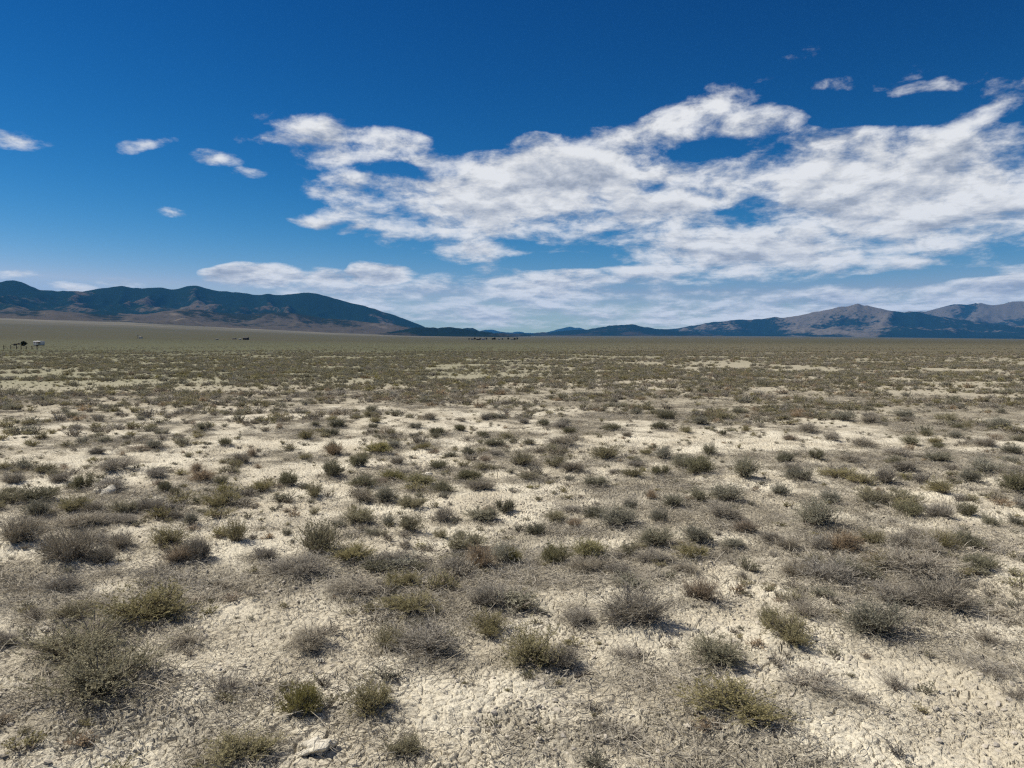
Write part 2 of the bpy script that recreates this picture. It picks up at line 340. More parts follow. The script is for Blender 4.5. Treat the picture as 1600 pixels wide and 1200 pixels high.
def fine_h(x, y):               # lumps, plates and cracks of the dried clay
    r = np.hypot(x, y); near = 1 - sst(r, 11, 17)
    wx = x + (fbm(x / .07, y / .07, 2, 21) - .5) * .07; wy = y + (fbm(x / .07, y / .07, 2, 22) - .5) * .07
    bare = raster(R_b, x, y); lit = litter_at(x, y)
    plate = sst(fbm(x / .7, y / .6, 2, 77) + .35 * bare - .15 * lit, .30, .56)     # intact crust against crumbled clay
    h = (fbm(x / .060, y / .060, 3, 31, .7) - .5) * .030 * (1 - .5 * plate)
    f1, f2, idv = voro(wx / .034, wy / .034, 41)
    crumb = (1 - plate) * (.35 + .65 * vn(x / .4, y / .4, 79))
    h += crumb * ((idv - .5) * .020 - (1 - sst(f2 - f1, .02, .35)) * .012)
    g1, g2, idw = voro(wx / .060, wy / .056, 43)
    h += plate * ((idw - .5) * .008 - (1 - sst(g2 - g1, .02, .22)) * .012 * (.25 + .9 * vn(x / .35, y / .35, 78)))
    e1, e2, ide = voro(wx / .21, wy / .18, 47)
    h += plate * ((ide - .5) * .007 - (1 - sst(e2 - e1, .01, .075)) * .017 * vn(x / .45, y / .45, 82))
    return h * near
def height(x, y, fine=True):
    r = np.hypot(x, y); near = 1 - sst(r, 18, 40)
    h = base_h(x, y) + raster(R_m, x, y) + (fbm(x / .8, y / .8, 3, 11) - .5) * .075 * near
    return h + fine_h(x, y) if fine else h

# ------------------------------------------------------------------ ground sheet (one sheet from the feet to beyond the hills)
def build_ground():
    NF = 1040; A = math.radians(42)
    azf = np.linspace(-A, A, NF); azc = np.linspace(A, 2 * math.pi - A, 92)[1:-1]
    az = np.concatenate([azf, azc])
    a, b, n = 2.2 ** -.6, 26.0 ** -.6, 640
    r1 = np.linspace(a, b, n) ** (-1 / .6)
    r0 = np.linspace(.25, 2.2, 26)[:-1]
    r2 = np.geomspace(26.0, 26000.0, 190)[1:]
    r = np.concatenate([r0, r1, r2]); nr, na = len(r), len(az)
    AZ, R = np.meshgrid(az, r); x = R * np.sin(AZ); y = R * np.cos(AZ)
    z = height(x, y, False)
    fm = (R < 17.5) & (np.abs(np.where(AZ > math.pi, AZ - 2 * math.pi, AZ)) < A + .05) & (R > 1.2)
    z[fm] += fine_h(x[fm], y[fm])
    V = np.stack([x, y, z], -1).reshape(-1, 3)
    i = np.arange(nr - 1)[:, None] * na; j = np.arange(na)[None, :]; j2 = (j + 1) % na
    Fq = np.stack([i + j, i + j2, i + na + j2, i + na + j], -1).reshape(-1, 4)[:, ::-1]
    # centre fan as quads is not needed: the first ring is under the camera; close it with one polygon ring of quads to a point
    c = len(V); V = np.vstack([V, [[0, 0, float(z[0].mean())]]])
    k = np.arange(0, na - 1, 2); Fc = np.stack([np.full(len(k), c), k, k + 1, (k + 2) % na], -1)
    Fq = np.vstack([Fq, Fc[:, ::-1]])
    lit = litter_at(x, y).ravel(); lit = np.append(lit, .3)
    # how green / how dense the low plants read in the distance
    lr = np.log10(np.maximum(R, 1)); pxx = 800 + F * np.tan(np.clip(AZ, -1.2, 1.2))
    veg = .52 * sst(R, 10.5, 24) + .22 * sst(R, 18, 60) + .30 * sst(R, 60, 260)
    streak = fbm(x / 45, y / 160 + 3, 4, 90); veg = veg + (streak - .5) * .8 * sst(R, 20, 80) * (1 - .6 * sst(R, 300, 900))
    dry = np.exp(-((R - 17.5) / 6.0) ** 2) * (1 - sst(pxx, 500, 1100))
    veg = np.clip(veg - .08 * dry - .5 * np.clip(raster(R_b, x, y), 0, 1), 0, 1)
    fan = sst(R, 2600, 5200) * (1 - sst(pxx, 480, 900))
    green = np.clip(sst(R, 22, 40) * (1 - sst(R, 700, 2600)) * (1 - .75 * sst(pxx, 650, 1150)) + (fbm(x / 30, y / 90, 3, 95) - .5) * .9, 0, 1)
    veg = np.clip(veg - .30 * fan * sst(fbm(x / 900, y / 500, 4, 97), .38, .6), 0, 1)
    at = {'litter': lit, 'veg': np.append(veg.ravel(), 0), 'green': np.append(green.ravel(), 0), 'fan': np.append(fan.ravel(), 0), 'mid': np.append(sst(R, 30, 160).ravel(), 0), 'far': np.append((sst(R, 250, 900) * (1 - .75 * fan)).ravel(), 0)}
    m, t, bs, o = new_mat('cracked_clay')
    pos = t.add('ShaderNodeNewGeometry').outputs['Position']
    def A_(n): q = t.add('ShaderNodeAttribute', attribute_name=n); return q.outputs['Fac']
    clay = t.mix(t.ss(t.noise(pos, 1.1, 4), .35, .65), (.54, .485, .37), (.70, .645, .51))
    clay = t.mix(t.math('MULTIPLY', t.ss(t.noise(pos, 46, 3, .75), .42, .66), .55), clay, (.27, .235, .18))
    lc = t.mix(t.ss(t.noise(pos, 2.3, 3), .35, .65), (.265, .235, .175), (.205, .185, .145))
    spk = t.noise(pos, 70, 3, .8)
    lf = t.math('MULTIPLY', A_('litter'), t.ss(spk, .30, .55))
    lf = t.math('MULTIPLY', lf, .85)
    near = t.mix(lf, clay, lc)
    # far: the low plants merge
    vm = t.mix(A_('green'), (.390, .350, .262), (.275, .262, .178))
    vc = t.mix(A_('mid'), vm, t.mix(A_('green'), (.122, .110, .075), (.102, .106, .063)))  # mid-distance cover, darkened for the plants' own shade
    
    d1 = t.noise(pos, 2.6, 5, .75)
    thr = t.math('SUBTRACT', 1.0, A_('veg'))
    vf = t.math('SUBTRACT', t.math('ADD', t.math('MULTIPLY', d1, 1.0), 0.20), thr)
    vf = t.ss(vf, -.16, .12)
    vf = t.math('MULTIPLY', vf, t.ss(A_('veg'), .03, .25))
    col = t.mix(vf, near, vc)
    col = t.mix(t.math('MULTIPLY', A_('far'), .85), col, t.mix(t.ss(t.noise(pos, .006, 4, .65), .4, .62), (.072, .066, .046), (.062, .064, .039)))  # far cover colour includes the shade between the scrub plants
    col = t.mix(t.math('MULTIPLY', A_('fan'), t.math('MULTIPLY', t.ss(t.noise(pos, .0022, 5, .65), .40, .62), .55)), col, (.215, .185, .145))
    t.put(bs.inputs['Base Color'], col); bs.inputs['Roughness'].default_value = 1.0; bs.inputs['Specular IOR Level'].default_value = 0.05
    bp = t.add('ShaderNodeBump'); bp.inputs['Strength'].default_value = .9; bp.inputs['Distance'].default_value = .016
    hh = t.noise(pos, 42, 4, .75)
    t.put(bp.inputs['Height'], hh); t.l.new(bp.outputs[0], bs.inputs['Normal'])
    me = np_mesh('ground', V, Fq, m, at, smooth=False)
    g = link('ground', me, kind='structure', label='pale cracked clay flat with grey litter running to the hills')
build_ground()

# ------------------------------------------------------------------ hills and mountains
def hill_mat(name, forest_shade, brush, tan, fscale, fth, tth, snow=None, hk=.5):
    m, t, b, o = new_mat(name)
    g = t.add('ShaderNodeNewGeometry'); pos = g.outputs['Position']
    sx, sy, sz = t.sep(pos)
    hn = t.add('ShaderNodeAttribute', attribute_name='rel').outputs['Fac']
    n = t.noise(pos, fscale, 5, .65); n2 = t.noise(pos, fscale * 9, 4, .7)
    rdn = t.add('ShaderNodeAttribute', attribute_name='rd').outputs['Fac']
    n = t.math('ADD', n, t.math('MULTIPLY', t.math('SUBTRACT', .38, rdn), .42))
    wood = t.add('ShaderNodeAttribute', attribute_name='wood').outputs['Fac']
    n = t.math('ADD', n, wood)  # tree cover by column; its dark tone carries cloud shade as well
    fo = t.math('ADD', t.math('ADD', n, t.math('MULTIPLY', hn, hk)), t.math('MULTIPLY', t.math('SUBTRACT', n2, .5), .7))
    col = t.mix(t.ss(fo, fth - .08, fth + .08), brush, forest_shade)  # forest tone, darkened further to stand in for cloud shadow
    ta = t.noise(pos, fscale * .7, 4, .6)
    col = t.mix(t.math('MULTIPLY', t.math('MULTIPLY', t.ss(ta, tth, tth + .1), t.ss(wood, .12, .0)), t.ss(hn, .9, .25)), col, tan)
    dots = t.noise(pos, .02, 3, .8)
    col = t.mix(t.math('MULTIPLY', t.ss(dots, .55, .65), .7), col, forest_shade)
    if snow:
        sn = t.math('MULTIPLY', t.ss(t.math('ADD', sz, t.math('MULTIPLY', n2, 260)), snow, snow + 40), t.ss(t.noise(pos, .0028, 3, .7), .47, .54))
        col = t.mix(sn, col, (.8, .82, .85))
    t.put(b.inputs['Base Color'], col); b.inputs['Roughness'].default_value = 1; b.inputs['Specular IOR Level'].default_value = 0
    return m
def mountain(name, label, prof, dist, foot, mat, seed, spur=700., rough=.5, cols=420, rows=110, back=.55, concave=1.5, jag=4.0, wood=((0, 0), (1, 0))):
    """prof: crest line as photo points; dist/foot: range of the crest and of the foot in metres (numbers or (x, value) lists)."""
    px = np.array([p[0] for p in prof], float); py = np.array([p[1] for p in prof], float)
    X = np.linspace(px[0], px[-1], cols)
    Y = np.interp(X, px, py) - (fbm(X / 9.0 + seed, X * 0 + .5, 3, seed + 90, .6) - .5) * jag
    k = np.array([1, 2, 1.]); k /= k.sum(); Y = np.convolve(np.pad(Y, 1, 'edge'), k, 'valid')
    ev = lambda d: np.interp(X, [q[0] for q in d], [q[1] for q in d]) if isinstance(d, (list, tuple)) else np.full(cols, float(d))
    D = ev(dist); Ft = ev(foot)
    d = FW[None] + RX[None] * ((X - 800) / F)[:, None] + UP[None] * ((600 - Y) / F)[:, None]
    az = np.arctan2(d[:, 0], d[:, 1]); zc = EYE + D * d[:, 2] / np.hypot(d[:, 0], d[:, 1])
    t = np.concatenate([np.linspace(0, 1, rows) ** .85, 1 + np.linspace(0, 1, rows // 3)[1:]])
    T, AZ = np.meshgrid(t, az, indexing='ij'); Dg = D[None]; Fg = Ft[None]; Zc = zc[None]
    R = np.where(T <= 1, Fg + T * (Dg - Fg), Dg + (T - 1) * (Dg - Fg) * back)
    x = R * np.sin(AZ); y = R * np.cos(AZ)
    zb = base_h(x, y) - 12.0
    up = np.where(T <= 1, T, np.clip(2 - T, 0, 1))
    wx = x + (fbm(x / 2600, y / 2600, 2, seed + 5) - .5) * 1500; wy = y + (fbm(x / 2600, y / 2600, 2, seed + 6) - .5) * 1500
    u = AZ * Dg * .92 + (wx - x); v = R + (wy - y)
    rd = ridged(u / spur, v / (spur * 2.6), 6, seed, .55)
    g = up ** concave
    rise = np.maximum(Zc - zb, 0)
    carve = rough * (1 - .93 * sst(up, .72, 1.0)) * (.35 + .65 * sst(up, 0, .2))
    big = fbm(u / (spur * 2.2), v / (spur * 3.0), 3, seed + 60)
    sh = g * (1 - carve * (1 - rd) * 1.25) * (1 + (big - .5) * .5 * (1 - sst(up, .7, 1.0))) + up * .02
    z = zb + rise * np.clip(sh, 0, 1)
    z = np.where(np.isclose(T, 1), Zc, z)
    # nothing in front of the crest may stand higher in view than the crest
    lim = EYE + (Zc - EYE) * (R / Dg) * 1.0 - (Dg - R) * .004
    z = np.where(T < 1, np.minimum(z, np.maximum(lim, zb)), z)
    n0, n1 = z.shape
    V = np.stack([x, y, z], -1).reshape(-1, 3)
    i = np.arange(n0 - 1)[:, None] * n1; j = np.arange(n1 - 1)[None]
    Fq = np.stack([i + j, i + j + 1, i + n1 + j + 1, i + n1 + j], -1).reshape(-1, 4)[:, ::-1]
    zm = float(np.max(zc - zb.min())); rel = (z - zb) / max(zm, 1)
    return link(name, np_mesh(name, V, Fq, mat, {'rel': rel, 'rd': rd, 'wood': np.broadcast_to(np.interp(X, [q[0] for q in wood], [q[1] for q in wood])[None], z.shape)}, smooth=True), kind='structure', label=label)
FOREST_SHADE = (.007, .017, .013); BRU = (.095, .082, .064); TAN = (.24, .195, .145)  # first: forest green with uncast cloud shadow put into the colour
mA = hill_mat('shaded_forest_slope', FOREST_SHADE, (.085, .068, .052), (.17, .14, .10), .0011, .47, .60)
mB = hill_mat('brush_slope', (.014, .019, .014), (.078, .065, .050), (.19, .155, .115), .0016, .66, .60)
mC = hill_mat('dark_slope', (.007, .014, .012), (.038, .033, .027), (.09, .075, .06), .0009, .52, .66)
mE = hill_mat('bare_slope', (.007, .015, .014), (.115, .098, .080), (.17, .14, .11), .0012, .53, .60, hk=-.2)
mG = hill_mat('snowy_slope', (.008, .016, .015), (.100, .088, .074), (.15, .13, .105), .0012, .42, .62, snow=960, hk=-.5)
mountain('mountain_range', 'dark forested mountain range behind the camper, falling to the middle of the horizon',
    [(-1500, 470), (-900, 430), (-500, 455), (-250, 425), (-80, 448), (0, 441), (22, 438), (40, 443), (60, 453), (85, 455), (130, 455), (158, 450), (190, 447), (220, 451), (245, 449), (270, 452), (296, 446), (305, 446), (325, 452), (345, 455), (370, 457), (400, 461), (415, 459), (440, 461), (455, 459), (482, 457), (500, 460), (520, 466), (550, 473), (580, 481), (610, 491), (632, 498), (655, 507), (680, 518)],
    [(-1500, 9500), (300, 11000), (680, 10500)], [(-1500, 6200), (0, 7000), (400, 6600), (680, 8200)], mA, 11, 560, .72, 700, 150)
mountain('foothills', 'pale brushy foothills at the foot of the dark range',
    [(-1200, 500), (-300, 492), (0, 487), (60, 484), (110, 487), (170, 492), (215, 493), (240, 489), (275, 484), (310, 483), (335, 488), (370, 491), (410, 489), (440, 488), (470, 491), (505, 497), (540, 500), (580, 504), (620, 508), (650, 513), (690, 520)],
    [(-1200, 6500), (300, 7200), (690, 7600)], [(-1200, 4800), (300, 5400), (690, 6300)], mB, 29, 330, .6, 420, 70, concave=1.15)
mountain('low_hill', 'low dark brown rise where the range runs out',
    [(590, 522), (625, 516), (650, 512), (680, 512), (700, 511), (725, 514), (750, 518), (790, 523), (820, 527)], 6200, 5500, mC, 33, 260, .5, 160, 40, concave=1.0)
mountain('hill', 'small round hill at the end of the low brown rise',
    [(700, 520), (715, 515), (729, 512), (738, 513), (750, 517), (775, 520), (800, 521), (830, 524)], 9200, 8300, mC, 35, 300, .5, 120, 40, concave=1.0)
mountain('distant_range', 'far blue hills low in the gap of the horizon',
    [(690, 528), (740, 521), (752, 516), (768, 515), (785, 519), (800, 519), (810, 517), (822, 520), (850, 520), (870, 515), (890, 510), (897, 512), (905, 511), (915, 515), (940, 518), (990, 522), (1040, 526)], 23000, 21000, mC, 39, 900, .5, 160, 40, concave=1.0)
mountain('dark_hill', 'flat-topped dark hill right of the gap in the horizon',
    [(770, 525), (800, 521), (830, 521), (870, 518), (905, 516), (930, 513), (950, 509), (965, 508), (990, 508), (1005, 510), (1020, 513), (1035, 515), (1060, 517), (1100, 521), (1140, 526)], 12500, 10500, mC, 43, 500, .5, 220, 60, concave=1.0)
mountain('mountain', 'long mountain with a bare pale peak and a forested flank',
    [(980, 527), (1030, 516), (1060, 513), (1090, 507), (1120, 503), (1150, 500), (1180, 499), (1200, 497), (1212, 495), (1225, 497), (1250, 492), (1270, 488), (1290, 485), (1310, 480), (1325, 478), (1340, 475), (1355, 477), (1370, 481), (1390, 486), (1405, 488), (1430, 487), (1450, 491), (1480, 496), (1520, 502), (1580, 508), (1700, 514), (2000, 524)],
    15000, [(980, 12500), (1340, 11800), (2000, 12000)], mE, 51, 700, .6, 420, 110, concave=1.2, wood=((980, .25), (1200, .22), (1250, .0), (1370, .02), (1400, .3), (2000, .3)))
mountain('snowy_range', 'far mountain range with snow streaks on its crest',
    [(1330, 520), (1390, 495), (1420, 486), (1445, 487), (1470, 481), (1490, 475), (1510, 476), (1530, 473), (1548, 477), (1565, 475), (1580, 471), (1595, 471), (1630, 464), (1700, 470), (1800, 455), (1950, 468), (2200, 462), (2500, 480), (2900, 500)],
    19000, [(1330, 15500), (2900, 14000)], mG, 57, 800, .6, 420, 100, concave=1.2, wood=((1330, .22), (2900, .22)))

def build_haze():
    x, y, z0, z1 = 27000, 27000, -6.0, 1420.0
    V = np.array([(a, b, c) for a in (-x, x) for b in (-y, y) for c in (z0, z1)], float)
    Fq = [(0, 1, 3, 2), (4, 6, 7, 5), (0, 4, 5, 1), (2, 3, 7, 6), (0, 2, 6, 4), (1, 5, 7, 3)]
    m = bpy.data.materials.new('haze_air'); m.use_nodes = True; t = NT(m.node_tree); t.n.clear()
    o = t.add('ShaderNodeOutputMaterial'); v = t.add('ShaderNodeVolumePrincipled')
    v.inputs['Color'].default_value = (.09, .43, 1.0, 1); v.inputs['Density'].default_value = HAZE; v.inputs['Anisotropy'].default_value = 0.0
    t.l.new(v.outputs[0], o.inputs['Volume'])
    h = link('haze', np_mesh('haze', V, Fq, m), kind='stuff', label='thin blue desert haze over the valley', category='haze')
HAZE = 2.0e-5
build_haze()

# ------------------------------------------------------------------ plants
def plant_mat(name, c1, c2, trans=.3, rnd=.2):
    m, t, b, o = new_mat(name)
    tint = t.add('ShaderNodeAttribute', attribute_name='tint').outputs['Fac']
    oi = t.add('ShaderNodeObjectInfo').outputs['Random']
    col = t.mix(tint, c1, c2)
    hv = t.add('ShaderNodeHueSaturation'); t.put(hv.inputs['Color'], col)
    t.put(hv.inputs['Value'], t.lin(oi, 0, 1, 1 - rnd, 1 + rnd)); t.put(hv.inputs['Saturation'], t.lin(t.math('FRACT', t.math('MULTIPLY', oi, 7.31)), 0, 1, .72, 1.05))
    t.put(b.inputs['Base Color'], hv.outputs[0]); b.inputs['Roughness'].default_value = .8; b.inputs['Specular IOR Level'].default_value = .2
    if trans:
        tr = t.add('ShaderNodeBsdfTranslucent'); t.put(tr.inputs[0], hv.outputs[0])
        ms = t.add('ShaderNodeMixShader'); ms.inputs[0].default_value = trans
        t.l.new(b.outputs[0], ms.inputs[1]); t.l.new(tr.outputs[0], ms.inputs[2]); t.l.new(ms.outputs[0], o.inputs[0])
    return m
M_OL = plant_mat('olive_leaf', (.225, .200, .098), (.415, .365, .195))
M_YE = plant_mat('yellow_olive_leaf', (.225, .205, .072), (.405, .360, .145))
M_DK = plant_mat('dark_leaf', (.150, .142, .080), (.275, .256, .148))
M_GG = plant_mat('grey_green_leaf', (.210, .200, .135), (.385, .360, .250))
M_TN = plant_mat('dry_tan_leaf', (.320, .235, .145), (.480, .370, .240))
M_BR = plant_mat('grey_twig', (.235, .207, .155), (.465, .412, .315), .12)
M_ST = plant_mat('woody_stem', (.130, .105, .080), (.270, .225, .175), 0)

def ribbons(P0, P1, P2, w0, w1, rg):
    """quads along bent twigs P0-P1-P2, width w0 at the foot and w1 at the tip"""
    n = len(P0); ax = rg.normal(size=(n, 3)); dirv = P2 - P0
    side = np.cross(dirv, ax); side /= np.linalg.norm(side, axis=1, keepdims=True) + 1e-9
    wm = (w0 + w1) * .5
    V = np.stack([P0 - side * w0, P0 + side * w0, P1 - side * wm, P1 + side * wm, P2 - side * w1, P2 + side * w1], 1).reshape(-1, 3)
    i = np.arange(n)[:, None] * 6
    Fq = np.concatenate([i + np.array([0, 1, 3, 2]), i + np.array([2, 3, 5, 4])])
    return V, Fq
def leaves(C, D, ln, wd, rg):
    n = len(C); ax = rg.normal(size=(n, 3)); D = D / (np.linalg.norm(D, axis=1, keepdims=True) + 1e-9)
    side = np.cross(D, ax); side /= np.linalg.norm(side, axis=1, keepdims=True) + 1e-9
    L = (ln * rg.uniform(.6, 1.4, n))[:, None]; Wd = (wd * rg.uniform(.6, 1.4, n))[:, None]
    V = np.stack([C, C + D * L * .5 + side * Wd, C + D * L, C + D * L * .5 - side * Wd], 1).reshape(-1, 3)
    return V, np.arange(n * 4).reshape(-1, 4)
def make_shrub(seed, stems=150, twigs=5, nleaf=9, hgt=.5, ln=.022, wd=.0055, spread=1.0, clumps=5, up=.5, tw=.0022, lump=.3):
    """unit shrub: about 1 wide, hgt tall; returns (stem V, F, tint), (foliage V, F, tint)"""
    rg = np.random.default_rng(seed)
    ca = rg.uniform(0, 2 * np.pi, clumps); cr = rg.uniform(.08, .30, clumps); cs = rg.uniform(.6, 1.15, clumps)
    k = rg.integers(0, clumps, stems)
    foot = np.stack([np.cos(ca[k]) * cr[k] * .55, np.sin(ca[k]) * cr[k] * .55, np.zeros(stems)], 1) + rg.normal(0, .035, (stems, 3)) * [1, 1, 0]
    th = rg.uniform(0, 2 * np.pi, stems); e = np.arccos(rg.uniform(0, 1, stems) ** up)            # angle from the vertical
    rr = rg.uniform(.62, 1.0, stems) * cs[k]
    cen = np.stack([np.cos(ca[k]) * cr[k], np.sin(ca[k]) * cr[k], np.zeros(stems)], 1)
    lob = 1 + lump * np.sin(th * 3 + ca[k] * 5) * np.sin(e * 2)
    tip = cen + np.stack([np.sin(e) * np.cos(th) * .33 * spread * lob, np.sin(e) * np.sin(th) * .33 * spread * lob, np.cos(e) * hgt * .96 * lob + .02], 1) * rr[:, None]
    tip[:, 2] = np.maximum(tip[:, 2], .012)
    mid = foot * .45 + tip * .55 + rg.normal(0, .028, (stems, 3)); mid[:, 2] = np.maximum(mid[:, 2] + .03 * hgt, .008)
    SV, SF = ribbons(foot, mid, tip, np.full((stems, 1), tw * 2.6), np.full((stems, 1), tw * .9), rg)
    st = np.repeat(rg.uniform(0, 1, stems), 6)
    # side twigs
    n = stems * twigs; si = np.repeat(np.arange(stems), twigs); u = rg.uniform(.30, 1.0, n)[:, None]
    b0 = np.where(u < .55, foot[si] + (mid[si] - foot[si]) * (u / .55), mid[si] + (tip[si] - mid[si]) * ((u - .55) / .45))
    out = (tip[si] - foot[si]); out /= np.linalg.norm(out, axis=1, keepdims=True) + 1e-9
    dv = out * .75 + rg.normal(0, .55, (n, 3)) + [0, 0, .30]; dv /= np.linalg.norm(dv, axis=1, keepdims=True)
    le = rg.uniform(.05, .15, n)[:, None] * (.6 + hgt)
    b2 = b0 + dv * le; b2[:, 2] = np.maximum(b2[:, 2], .006); b1 = (b0 + b2) * .5 + rg.normal(0, .008, (n, 3))
    TV, TF = ribbons(b0, b1, b2, np.full((n, 1), tw), np.full((n, 1), tw * .5), rg)
    tt = np.repeat(rg.uniform(0, 1, n), 6)
    if nleaf:
        m = n * nleaf; ti = np.repeat(np.arange(n), nleaf); v = rg.uniform(.12, 1.0, m)[:, None]
        c = b0[ti] + (b2[ti] - b0[ti]) * v
        ld = dv[ti] * .7 + rg.normal(0, .6, (m, 3)) + [0, 0, .25]
        LV, LF = leaves(c, ld, ln, wd, rg)
        lt = np.repeat(np.clip(tt[::6][ti] * .6 + rg.uniform(0, .4, m), 0, 1), 4)
        FV = np.vstack([TV, LV]); FF = np.vstack([TF, LF + len(TV)]); ft = np.concatenate([tt, lt])
    else: FV, FF, ft = TV, TF, tt
    lo, hi = np.percentile(FV[:, :2], 2, 0), np.percentile(FV[:, :2], 98, 0); zz = np.percentile(FV[:, 2], 99)
    k3 = np.array([1 / (hi[0] - lo[0]), 1 / (hi[1] - lo[1]), .5 / zz]); c3 = np.array([(hi[0] + lo[0]) / 2, (hi[1] + lo[1]) / 2, 0])
    return ((SV - c3) * k3, SF, st), ((FV - c3) * k3, FF, ft)
KIND = {  # kind: (leaf material, maker settings)
    'o': (M_OL, dict(stems=190, twigs=6, nleaf=7, hgt=.5)),
    'y': (M_YE, dict(stems=190, twigs=6, nleaf=7, hgt=.5, up=.55)),
    'd': (M_DK, dict(stems=190, twigs=6, nleaf=7, hgt=.5, up=.55)),
    'g': (M_GG, dict(stems=190, twigs=6, nleaf=6, hgt=.5, ln=.026, wd=.0045)),
    't': (M_TN, dict(stems=260, twigs=5, nleaf=2, hgt=.6, ln=.03, wd=.0028, up=.7)),
    'b': (M_BR, dict(stems=280, twigs=11, nleaf=1, hgt=.5, ln=.02, wd=.003, tw=.0020, up=.55)),
    's': (M_BR, dict(stems=90, twigs=7, nleaf=1, hgt=.45, ln=.02, wd=.0022, tw=.0017, spread=1.2)),
    'm': (M_OL, dict(stems=210, twigs=6, nleaf=2, hgt=.5, ln=.024, wd=.0045, tw=.0024))}
PROTO = {}
for ki, (k, (mat, kw)) in enumerate(KIND.items()):
    PROTO[k] = []
    for v in range(3):
        (SV, SF, st), (FV, FF, ft) = make_shrub(100 + ki * 10 + v, clumps=(5, 3, 7)[v], **kw)
        PROTO[k].append((np_mesh('stems', SV, SF, M_ST, {'tint': st}), np_mesh('foliage', FV, FF, mat, {'tint': ft})))
NAME = {'o': 'olive_shrub', 'y': 'yellow_green_shrub', 'd': 'dark_green_shrub', 'g': 'grey_green_shrub', 't': 'tan_shrub', 'b': 'grey_twig_shrub', 's': 'sparse_twig_tuft', 'm': 'olive_brown_shrub'}
WORD = {'o': 'olive', 'y': 'bright yellow-green', 'd': 'dark green', 'g': 'grey-green', 't': 'dry tan', 'b': 'grey-brown twiggy', 's': 'thin grey', 'm': 'olive-brown'}
BANDS = [(1060, 'in the front row on cracked clay'), (960, 'in the second row back'), (890, 'in the third row back'), (845, 'in the fourth row back'), (800, 'in the fifth row back'),
         (765, 'in the sixth row back'), (735, 'just in front of the bare strip'), (700, 'beside the bare strip'), (0, 'behind the bare strip')]
ORD = ['first', 'second', 'third', 'fourth', 'fifth', 'sixth', 'seventh', 'eighth', 'ninth', 'tenth', 'eleventh', 'twelfth', 'thirteenth', 'fourteenth', 'fifteenth', 'sixteenth', 'seventeenth', 'eighteenth', 'nineteenth', 'twentieth']
band = lambda py: next(i for i, (lo, _t) in enumerate(BANDS) if py >= lo)
def size_word(w): return 'broad' if w > .42 else ('small' if w < .24 else 'middling')
groups = {}
for i, q in enumerate(placed): groups.setdefault((q[4], size_word(q[2]), band(q[6])), []).append(i)
label = {}
for (k, sz, bd), idx in groups.items():
    idx.sort(key=lambda i: placed[i][5])
    for n, i in enumerate(idx):
        kind = 'tuft' if k == 's' else 'shrub'
        if len(idx) == 1: label[i] = f'the only {sz} {WORD[k]} {kind} {BANDS[bd][1]}'
        else: label[i] = f'{sz} {WORD[k]} {kind}, {ORD[n]} from left {BANDS[bd][1]}'
zs = height(np.array([q[0] for q in placed]), np.array([q[1] for q in placed]), False)
for i, (x, y, w, h, k, px, py) in enumerate(placed):
    root = bpy.data.objects.new(NAME[k], None); COL.objects.link(root); root.empty_display_size = .1
    root.location = (x, y, float(zs[i]) - .008); root.rotation_euler = (random.uniform(-.06, .06), random.uniform(-.06, .06), random.uniform(0, 6.28))
    w = min(max(w, .08), 1.2); root.scale = (w * .95, w * .80, min(max(h * .88, .03), .5) / .5)
    root['label'] = label[i]; root['category'] = 'tuft' if k == 's' else 'shrub'; root['group'] = 'desert shrubs scattered over the cracked flat'
    sm, fm = random.choice(PROTO[k])
    link('stems', sm, root); link('foliage', fm, root)

# ------------------------------------------------------------------ uncountable growth and debris, as instances on scattered points
def scatter(name, label, cat, P, rot, scl, idx, protos, tilt=None):
    me = bpy.data.meshes.new(name); me.vertices.add(len(P)); me.vertices.foreach_set('co', np.asarray(P, np.float32).ravel())
    for an, arr in (('scl', scl), ('rot', rot)):
        a = me.attributes.new(an, 'FLOAT_VECTOR', 'POINT'); a.data.foreach_set('vector', np.asarray(arr, np.float32).ravel())
    a = me.attributes.new('idx', 'INT', 'POINT'); a.data.foreach_set('value', np.asarray(idx, np.int32))
    me.update()
    pc = bpy.data.collections.new(name + '_kinds')
    for q, mesh in enumerate(protos): pc.objects.link(bpy.data.objects.new(f'{name}_{chr(97 + q)}', mesh))
    ng = bpy.data.node_groups.new(name, 'GeometryNodeTree')
    ng.interface.new_socket('Geometry', in_out='INPUT', socket_type='NodeSocketGeometry'); ng.interface.new_socket('Geometry', in_out='OUTPUT', socket_type='NodeSocketGeometry')
    N = ng.nodes; L = ng.links
    gi = N.new('NodeGroupInput'); go = N.new('NodeGroupOutput'); ip = N.new('GeometryNodeInstanceOnPoints'); ci = N.new('GeometryNodeCollectionInfo')
    ci.inputs[0].default_value = pc; ci.inputs['Separate Children'].default_value = True; ci.inputs['Reset Children'].default_value = True
    def na(n, ty): q = N.new('GeometryNodeInputNamedAttribute'); q.data_type = ty; q.inputs[0].default_value = n; return q.outputs[0]
    e2r = N.new('FunctionNodeEulerToRotation'); L.new(na('rot', 'FLOAT_VECTOR'), e2r.inputs[0])
    L.new(gi.outputs[0], ip.inputs['Points']); L.new(ci.outputs[0], ip.inputs['Instance']); ip.inputs['Pick Instance'].default_value = True
    L.new(na('idx', 'INT'), ip.inputs['Instance Index']); L.new(e2r.outputs[0], ip.inputs['Rotation']); L.new(na('scl', 'FLOAT_VECTOR'), ip.inputs['Scale'])
    L.new(ip.outputs[0], go.inputs[0])
    o = link(name, me, kind='stuff', label=label, category=cat)
    md = o.modifiers.new('scatter', 'NODES'); md.node_group = ng
    return o
